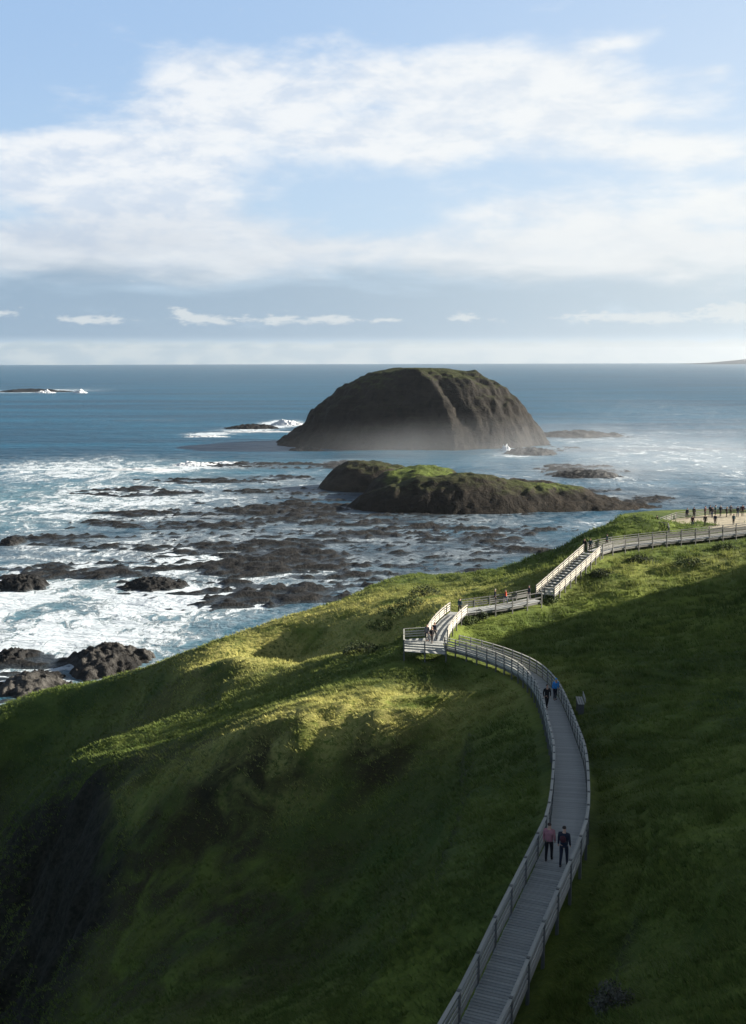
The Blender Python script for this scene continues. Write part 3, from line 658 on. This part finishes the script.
# far lookout terrace: pale gravel with a fence round it
t0 = [pix(*q) for q in ((657,526,35.25),(676,519,35.25),(712,514.5,35.25),(790,511,35.3),(790,526,35.3),(700,529,35.25))]
cx_ = np.mean(t0, axis=0); Vt = [cx_+(0, 0, .05)]+[q+(0, 0, .05) for q in t0]+[q-(0, 0, 1.2) for q in t0]; k6 = len(t0)
Ft = [(0, 1+i, 1+(i+1) % k6) for i in range(k6)]+[(1+i, 1+k6+i, 1+(i+1) % k6) for i in range(k6)]+[(1+k6+i, 1+k6+(i+1) % k6, 1+(i+1) % k6) for i in range(k6)]
Ft = [(f[0], f[2], f[1]) for f in Ft]
o = mesh_np('gravel_path', Vt, Ft, M['gravel'], smooth=False); tag(o, kind='structure')
fe = empty('lookout_fence', tuple(t0[1])); tag(fe, 'dark post and rail fence round the pale gravel far lookout', 'fence')
railing(fe, np.array([t0[1], t0[2], t0[3]]), 2.4, mt='rail_dark', name='rail'); railing(fe, np.array([t0[0], t0[1]]), 2.4, mt='rail_dark', name='rail')
fe = empty('lookout_fence', tuple(pix(648,534,35.3))); tag(fe, 'short dark railing at the left corner of the far lookout', 'fence')
railing(fe, np.array([pix(650,528,35.3), pix(668,530,35.3), pix(669,535,35.3)]), 1.6, mt='rail_dark', name='rail')
# bench in a bay on the right of the walk
T, R = frame(PA); kb = int(np.argmin(np.linalg.norm(PA-pix(556,706,35.6), axis=1))); bp = PA[kb]+R[kb]*2.0; bt = T[kb]; br = R[kb]
be = empty('bench', tuple(bp)); tag(be, 'grey wooden bench beside the walk right of the person in blue', 'bench')
mb = MB()
for k_ in (-.16, 0, .16): mb.bar(bp+br*k_-bt*.9+(0, 0, .42), bp+br*k_+bt*.9+(0, 0, .42), .13, .04)
mb.build('seat', M['rail'], be, be.location); mb = MB()
for z in (.6, .78): mb.bar(bp+br*.28-bt*.9+(0, 0, z), bp+br*.28+bt*.9+(0, 0, z), .04, .13)
mb.build('backrest', M['rail'], be, be.location)
for s_ in (-.75, .75):
    MB().box(bp+bt*s_+(0, 0, -.3), bt*.05, br*.2, (0, 0, .7)).build('leg', M['rail_dark'], be, be.location)

# ------------------------------------------------------------------ people
def cmat(name, c): 
    if name not in M: M[name] = plain(name, c, .85, .15, 8)
    return M[name]
SKIN = cmat('skin', (.42, .25, .18))
def skinned(name, J, E, mt, parent, root=0, sub=1):
    me = bpy.data.meshes.new(name); me.from_pydata([j[:3] for j in J], E, []); me.materials.append(mt)
    o = link(bpy.data.objects.new(name, me), parent); md = o.modifiers.new('skin', 'SKIN'); md.use_smooth_shade = True
    lay = me.skin_vertices[0].data if me.skin_vertices else None
    if lay is None:
        import bmesh
        bm = bmesh.new(); bm.from_mesh(me); bm.verts.layers.skin.verify(); bm.to_mesh(me); bm.free(); lay = me.skin_vertices[0].data
    for i, j in enumerate(J):
        lay[i].radius = (j[3], j[4] if len(j) > 4 else j[3]); lay[i].use_root = (i == root)
    sb = o.modifiers.new('smooth', 'SUBSURF'); sb.levels = sub; sb.render_levels = sub
    return o
def person(px, py, z, facing, top, legs, label, h=1.7, stride=.16, arm=0.0, hair=(.03, .02, .015), lean=0.0, pack=None, held=None, P=None, group=None, hat=None, sit=False):
    """facing: heading in degrees, 0 = away from the viewer (+Y), clockwise"""
    loc = pix(px, py, z) if P is None else P; r = empty('person', tuple(loc), -rad(facing)); tag(r, label, 'person', group)
    k = h/1.7; s = stride; L = lambda y, zz: y+lean*(zz-.9)
    J = [(0, 0, .92*k, .10, .07), (0, L(0, 1.15), 1.15*k, .10, .065), (0, L(0, 1.36), 1.36*k, .12, .065), (0, L(0, 1.45), 1.45*k, .055), (0, L(.01, 1.53), 1.53*k, .075, .085), (0, L(.015, 1.62), 1.62*k, .078, .095), (0, L(0, 1.69), 1.68*k, .05, .06)]
    E = [(0, 1), (1, 2), (2, 3), (3, 4), (4, 5), (5, 6)]
    arms = {}; lg = {}
    for sd_ in (-1, 1):
        i = len(J); sw = s*sd_*.7
        J += [(sd_*.19*k, L(0, 1.37), 1.37*k, .055), (sd_*.235*k, L(-sw*.35+arm*.05, 1.12), 1.11*k, .042), (sd_*(.235-arm*.10)*k, L(sw*.3+.05+arm*.22, .95), (.88+arm*.18)*k, .032), (sd_*(.225-arm*.12)*k, L(sw*.4+.07+arm*.28, .85), (.79+arm*.22)*k, .038, .025)]
        E += [(2, i), (i, i+1), (i+1, i+2), (i+2, i+3)]; arms[sd_] = (i, i+1, i+2, i+3)
        j = len(J)
        J += [(sd_*.09*k, s*sd_*.15, .84*k, .085), (sd_*.095*k, s*sd_*.55+.03, .49*k, .055), (sd_*.095*k, s*sd_*1.0-.02, .10*k, .038), (sd_*.10*k, s*sd_*1.0+.13, .035*k, .035, .03)]
        E += [(0, j), (j, j+1), (j+1, j+2), (j+2, j+3)]; lg[sd_] = (j, j+1, j+2, j+3)
    nz = len(J); J.append((0, L(.115, 1.575), 1.58*k, .012)); E.append((5, nz))
    body = skinned('body', J, E, SKIN, r)
    # jacket with sleeves
    g = 1.3; tg = {0: 1.75, 1: 1.75, 2: 1.6}; idx = [0, 1, 2] + [a for sd_ in (-1, 1) for a in arms[sd_][:3]]; mp = {a: i for i, a in enumerate(idx)}
    JJ = [(J[a][0], J[a][1], J[a][2]-(.09 if a == 0 else 0), J[a][3]*tg.get(a, g), (J[a][4] if len(J[a]) > 4 else J[a][3])*tg.get(a, g)) for a in idx]
    JJ.append((0, L(-.01, 1.46), 1.47*k, .088)); mp[3] = len(idx)
    EE = [(mp[a], mp[b_]) for a, b_ in E if a in mp and b_ in mp and (a, b_) != (3, 4)]
    skinned('jacket', JJ, EE, top, r)
    idx = [0] + [a for sd_ in (-1, 1) for a in lg[sd_][:3]]; mp = {a: i for i, a in enumerate(idx)}
    JJ = [(J[a][0], J[a][1], J[a][2]-(.03 if a in (lg[1][2], lg[-1][2]) else 0), J[a][3]*1.22, (J[a][4] if len(J[a]) > 4 else J[a][3])*1.2) for a in idx]
    skinned('trousers', JJ, [(mp[a], mp[b_]) for a, b_ in E if a in mp and b_ in mp], legs, r)
    for sd_ in (-1, 1):
        a, b_ = lg[sd_][2:]; skinned('shoe', [(J[a][0], J[a][1]-.03, .05, .05, .045), (J[b_][0], J[b_][1]+.02, .038, .045, .034)], [(0, 1)], cmat('dark_shoe', (.03, .03, .03)), r)
    hm = cmat('hair_%02d' % int(hair[0]*100), hair)
    skinned('hair' if hat is None else 'hat', [(0, L(-.025, 1.60), 1.58*k, .098, .105), (0, L(-.015, 1.66), 1.66*k, .094, .105), (0, L(-.02, 1.72), 1.71*k, .045, .05)], [(0, 1), (1, 2)], hm if hat is None else hat, r)
    if pack is not None:
        skinned('backpack', [(0, L(-.19, 1.08), 1.06*k, .14, .09), (0, L(-.20, 1.25), 1.24*k, .15, .10), (0, L(-.18, 1.36), 1.37*k, .11, .07)], [(0, 1), (1, 2)], pack, r)
    return r
C = lambda nm, *c: cmat(nm, c)
navy = C('navy_cloth', .012, .016, .03); black = C('black_cloth', .010, .010, .012); pink = C('dusty_pink_cloth', .30, .13, .15); blue = C('bright_blue_cloth', .03, .22, .55)
wine = C('dark_maroon_cloth', .05, .014, .02); grey = C('grey_cloth', .10, .10, .11); red = C('orange_red_cloth', .55, .09, .04); teal = C('dark_teal_cloth', .02, .05, .06); cream = C('cream_cloth', .5, .46, .38); denim = C('denim_cloth', .04, .06, .11)
def onA(px, py, s_, z=None):
    """point on the deck of the near walk"""
    k_ = int(np.argmin([np.linalg.norm(PA[i]-pix(px, py, PA[i][2])) for i in range(len(PA))])); return PA[k_]+R[k_]*s_
person(547, 862, 40.2, 22, pink, black, 'person in a dusty pink jacket and dark trousers on the boardwalk', h=1.58, stride=.12, hair=(.04, .025, .02), P=onA(553, 862, -.36))
person(563, 866, 40.2, 25, navy, navy, 'person in dark navy clothes carrying a small reddish backpack beside the one in pink', h=1.66, stride=.17, pack=wine, P=onA(557, 864, .28))
person(541, 709, 35.8, 170, black, black, 'person in black striding on the boardwalk beside the one in blue', h=1.76, stride=.26, P=onA(550, 709, -.42))
person(557, 700, 35.3, 160, blue, navy, 'person in a bright blue jacket leaning at the railing near the bench', h=1.68, stride=.05, lean=.22, hat=blue, P=onA(550, 700, .42))
person(434, 630, 32.35, 40, navy, black, 'person in dark clothes walking between the white sunlit corner rails', h=1.72, stride=.2, P=PB[6]+(-.3, 0, 0))
person(427, 641, 32.4, 200, grey, navy, 'person in a grey top standing on the corner lookout platform', h=1.7, stride=.05)
person(432, 643, 32.4, 150, black, black, 'person in black beside the one in grey on the corner lookout', h=1.66, stride=.1, hair=(.2, .14, .08))
person(450, 614, 32.3, 35, teal, black, 'person in dark teal behind the sunlit rails at the start of the level walk', h=1.7, stride=.2, P=PB[-4]+(.3, .2, 0))
person(495, 604, 32.35, 265, navy, black, 'person in dark clothes and pale hat on the level shaded walk', h=1.76, stride=.14, hat=cream)
person(506, 603, 32.35, 265, red, denim, 'person in an orange red jacket on the level shaded walk', h=1.6, stride=.16, lean=.1)
person(529, 600, 32.4, 250, navy, grey, 'person in navy with a pale hat at the foot of the staircase', h=1.74, stride=.12, hat=grey)
person(575, 554, 35.2, 210, black, navy, 'person in black at the left top of the staircase', h=1.72, stride=.12, P=PD[-1]+(-.75, 1.1, 0))
person(579, 553, 35.2, 200, teal, black, 'person in teal beside the one in black at the top of the staircase', h=1.74, stride=.12, P=PD[-1]+(.05, 1.3, 0))
person(607, 547, 35.3, 260, teal, black, 'person walking alone on the upper walk just right of the staircase top', h=1.74, stride=.22)
GP = 'visitors at the far lookout'
crowd = [(656,527,black,black,'person in black alone at the left corner of the far lookout'),
         (686,518.5,navy,black,'leftmost of the two people standing apart at the back fence of the gravel lookout'), (693,518.2,black,black,'second person from the left at the back fence of the gravel lookout'),
         (704,517.3,wine,black,'person in dark maroon at the left end of the crowd by the back fence'), (709.5,517,navy,navy,'person in navy second from the left end of the crowd'),
         (713,517.5,black,denim,'person in black and denim in the thick of the crowd'), (716.5,516.5,teal,black,'person in teal in the middle of the crowd'),
         (721.5,516.8,navy,black,'person with a pale hat in the right half of the crowd'), (727,516.5,black,black,'tall person in black right of the pale hat in the crowd'),
         (731.5,516.2,grey,black,'person in grey near the right end of the crowd'), (736.5,517,navy,denim,'person in navy and denim at the right end of the crowd'), (743,515.8,wine,black,'person in maroon at the right edge of the picture'),
         (692,527.5,wine,denim,'person in maroon at the front of the gravel lookout'), (704,526.5,black,black,'person in black at the front of the gravel lookout'), (715,526,navy,black,'person in navy near the front rail of the gravel lookout'),
         (733,525,teal,black,'person in teal near the front rail at the right of the gravel lookout')]
for i, (px, py, a_, b_, lb) in enumerate(crowd):
    px += random.uniform(-1.2, 1.2); py += random.uniform(-.9, .5)
    person(px, py, 35.31, random.uniform(-50, 50), a_, b_, lb, h=random.uniform(1.62, 1.85), stride=random.uniform(.02, .12), group=GP, hat=cream if 'pale hat' in lb else None)

# ------------------------------------------------------------------ plants
def leafball(n_, rx, ry, rz, leaf, seed, flat=.0):
    """leaf faces through the volume of a low mound"""
    g = np.random.default_rng(seed); u = g.normal(size=(n_, 3)); u /= np.linalg.norm(u, axis=1)[:, None]; u[:, 2] = np.abs(u[:, 2])
    rr = g.uniform(.45, 1.0, n_)**.5; lump = 1+.28*np.sin(u[:, 0]*5+seed)*np.cos(u[:, 1]*4+seed*2)+.15*np.sin(u[:, 0]*11+u[:, 1]*9)
    c = u*(rr*lump)[:, None]*np.array((rx, ry, rz)); d1 = g.normal(size=(n_, 3)); d1 /= np.linalg.norm(d1, axis=1)[:, None]; d2 = np.cross(d1, u+g.normal(size=(n_, 3))*.5); d2 /= np.linalg.norm(d2, axis=1)[:, None]+1e-9
    s_ = leaf*g.uniform(.6, 1.4, n_)[:, None]
    V = np.stack([c-d1*s_, c+d2*s_*.5, c+d1*s_, c-d2*s_*.5], 1).reshape(-1, 3); F = np.arange(n_*4).reshape(-1, 4)
    return V, F, g.uniform(0, 1, n_)
def leafmat(name, c1, c2):
    m, t, b = mat(name); c = t.mix(t.attr('tone'), c1, c2); t.put(b.inputs['Base Color'], c); b.inputs['Roughness'].default_value = .8; b.inputs['Specular IOR Level'].default_value = .2
    return m
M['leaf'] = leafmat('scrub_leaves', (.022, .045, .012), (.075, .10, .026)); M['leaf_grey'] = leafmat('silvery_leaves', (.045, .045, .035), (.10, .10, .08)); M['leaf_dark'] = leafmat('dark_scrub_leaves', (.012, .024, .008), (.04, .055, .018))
M['twig'] = plain('twig_bark', (.06, .045, .03), .9)
def shrub(px, py, w, h, mt, label, seed, nl=900, leaf=.09, z=None):
    # find the ground along the sight line
    dv = RC @ Vector(((px-373)/FPX, (512-py)/FPX, -1.0)); tt = np.arange(20, 260, .25)*1.0; xx = dv.x*tt; yy = dv.y*tt; zz = CAMZ+dv.z*tt
    hit = np.nonzero(zz < bil(Z, xx, yy))[0]; i = hit[0] if len(hit) else 400
    x, y = xx[i], yy[i]; g = float(land(np.array([x]), np.array([y]))[0])
    r = empty('shrub', (x, y, g-.05)); tag(r, label, 'shrub', 'shrubs on the headland')
    V, F, tn = leafball(nl, w/2, w/2*.85, h, leaf, seed); mesh_np('foliage', V, F, M[mt], r, smooth=False, fattrs={'tone': tn})
    mb = MB()
    for k_ in range(5):
        a = k_*1.3+seed; mb.bar((0, 0, -.1), (math.cos(a)*w*.22, math.sin(a)*w*.22, h*.6), .04, .04)
    mb.build('stem', M['twig'], r)
shrub(612, 1016, 1.3, .8, 'leaf_grey', 'rounded silvery grey bush at the bottom edge right of the boardwalk', 3, 1500, .05)
for i, (px, py, w, h, mt, lb) in enumerate([
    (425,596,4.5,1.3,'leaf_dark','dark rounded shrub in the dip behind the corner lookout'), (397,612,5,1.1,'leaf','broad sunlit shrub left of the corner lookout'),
    (412,606,4,1.2,'leaf','pale green shrub just above the sunlit corner rails'), (384,622,4.5,1.0,'leaf','low sunlit shrub on the slope left of the lookout bend'),
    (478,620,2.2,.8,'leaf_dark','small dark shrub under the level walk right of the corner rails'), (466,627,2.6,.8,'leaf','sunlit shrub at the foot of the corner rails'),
    (492,616,2.4,.7,'leaf','sunlit low shrub under the level walk'), (548,603,2.8,.8,'leaf','shrub at the lower end of the staircase'),
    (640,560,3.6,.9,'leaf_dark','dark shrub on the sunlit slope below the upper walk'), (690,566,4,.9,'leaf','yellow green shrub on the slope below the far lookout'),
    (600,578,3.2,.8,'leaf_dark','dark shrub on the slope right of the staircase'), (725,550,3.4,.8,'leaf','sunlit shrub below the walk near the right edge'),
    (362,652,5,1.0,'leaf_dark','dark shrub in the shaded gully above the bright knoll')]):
    shrub(px, py, w, h, mt, lb, 11+i*3, 1300, .10)

# ------------------------------------------------------------------ grass
def grass():
    N = 230000; g = np.random.default_rng(5)
    az_ = g.uniform(-.40, .40, N); rr = 26*np.exp(g.uniform(0, 1, N)**.85*math.log(190/26)); x = np.tan(az_)*rr; y = rr
    z = land(x, y); s_ = bil(SL, x, y); dn, bz = path_near(x, y); ok = (z > 5) & (s_ < 1.35) & (dn > 1.5) & (g.uniform(0, 1, N) > .1)
    ok &= ~((np.abs(x-55) < 13) & (np.abs(y-177) < 7.5))
    clump = fbm(x/2.5, y/2.5, 2, 90); ok &= clump > g.uniform(-.7, .2, N); ok &= heathf(x, y) < g.uniform(.1, 1.3, N); ok &= ~((np.hypot((x-57)/17, (y-174.5)/8.5) < 1) & (z > 34.8) & (z < 35.2)); x, y, z, rr, clump = (q[ok] for q in (x, y, z, rr, clump)); m_ = len(x)
    nb = 4; sc = np.clip(rr/95, .42, 1.35); V = np.zeros((m_, nb, 3, 3)); 
    for b_ in range(nb):
        a = g.uniform(0, 2*pi, m_); wdt = .045*sc*g.uniform(.7, 1.3, m_); hgt = (.08+.15*g.uniform(0, 1, m_))*(.8+.4*(clump > .1))*(1+1.2*sstep(4, 14, x-(y-90)*.12)*sstep(.1, .4, fbm(x/1.9, y/1.5, 2, 95)+.25*sstep(10, 20, x)-.1))*np.clip(sc, .8, 1.25); ln = g.uniform(.05, .28, m_)
        ox = g.normal(0, .14, m_)*sc; oy = g.normal(0, .14, m_)*sc
        ca, sa = np.cos(a), np.sin(a)
        V[:, b_, 0] = np.stack([x+ox-sa*wdt, y+oy+ca*wdt, z-.05], 1); V[:, b_, 1] = np.stack([x+ox+sa*wdt, y+oy-ca*wdt, z-.05], 1)
        V[:, b_, 2] = np.stack([x+ox+ca*ln-.10, y+oy+sa*ln, z+hgt], 1)
    tone = np.repeat(np.clip(.45+fbm(x/14, y/14, 3, 92)*.8+g.normal(0, .12, m_), 0, 1), nb)
    dr = np.repeat(np.clip(sun_tintf(x, y)*.9+g.uniform(0, .14, m_), 0, 1), nb)
    o = mesh_np('grass', V.reshape(-1, 3), np.arange(m_*nb*3).reshape(-1, 3), M['blades'], smooth=False, fattrs={'tone': tone, 'blade_sun_tint': dr})
    tag(o, 'short tussocky green grass covering the headland', 'grass', kind='stuff')
grass()

# ------------------------------------------------------------------ sea haze
me = bpy.data.meshes.new('haze'); x0, x1, y0, y1, z0, z1 = -14400, 14400, -3200, 15300, -12, 210
me.from_pydata([(x, y, z) for x in (x0, x1) for y in (y0, y1) for z in (z0, z1)], [], [tuple(int(v) for v in q) for q in MB.Q])
hz = link(bpy.data.objects.new('haze', me)); tag(hz, 'thin pale sea haze over the water and the coast', 'haze', kind='stuff')
m = bpy.data.materials.new('sea_haze'); m.use_nodes = True; t = NT(m.node_tree); t.n.clear(); out = t.new('ShaderNodeOutputMaterial'); pv = t.new('ShaderNodeVolumePrincipled')
pv.inputs['Color'].default_value = (.86, .91, .96, 1); pv.inputs['Density'].default_value = 0.000034; pv.inputs['Anisotropy'].default_value = .72
t.l.new(pv.outputs[0], out.inputs['Volume']); me.materials.append(m)

# spray hanging round the feet of the islands
def ellipsoid(c, r, nu=28, nv=14):
    V = [(c[0], c[1], c[2]+r[2])]
    for j in range(1, nv):
        for i in range(nu):
            a = pi*j/nv; b_ = 2*pi*i/nu; V.append((c[0]+r[0]*math.sin(a)*math.cos(b_), c[1]+r[1]*math.sin(a)*math.sin(b_), c[2]+r[2]*math.cos(a)))
    V.append((c[0], c[1], c[2]-r[2])); F = []
    for i in range(nu):
        F.append((0, 1+i, 1+(i+1) % nu)); k_ = 1+(nv-2)*nu; F.append((k_+(i+1) % nu, k_+i, len(V)-1))
        for j in range(nv-2): a = 1+j*nu; F.append((a+i, a+nu+i, a+nu+(i+1) % nu, a+(i+1) % nu))
    return V, F
m = bpy.data.materials.new('spray_mist'); m.use_nodes = True; t = NT(m.node_tree); t.n.clear(); out = t.new('ShaderNodeOutputMaterial'); pv = t.new('ShaderNodeVolumePrincipled')
obc = t.new('ShaderNodeTexCoord').outputs['Object']; rr_ = t.new('ShaderNodeVectorMath', operation='LENGTH'); t.put(rr_.inputs[0], t.scalev(obc, (1/230, 1/190, 1/34)))
nz_ = t.noise(obc, .02, 3, .5)
t.put(pv.inputs['Density'], t.m('MULTIPLY', t.m('MULTIPLY', t.ramp(rr_.outputs['Value'], 1.0, .1), t.ramp(nz_, .3, .7)), .0036))
pv.inputs['Color'].default_value = (.9, .93, .96, 1); pv.inputs['Anisotropy'].default_value = .6
t.l.new(pv.outputs[0], out.inputs['Volume'])
me = bpy.data.meshes.new('sea_spray'); v, f = ellipsoid((0, 0, 0), (230, 190, 34)); me.from_pydata(v, [], f); me.materials.append(m)
o = link(bpy.data.objects.new('sea_spray', me)); o.location = (115, 610, 0); tag(o, 'drifting pale spray low over the water round the islets', 'spray', kind='stuff')
S.cycles.volume_max_steps = 64; S.cycles.volume_step_rate = 2.0
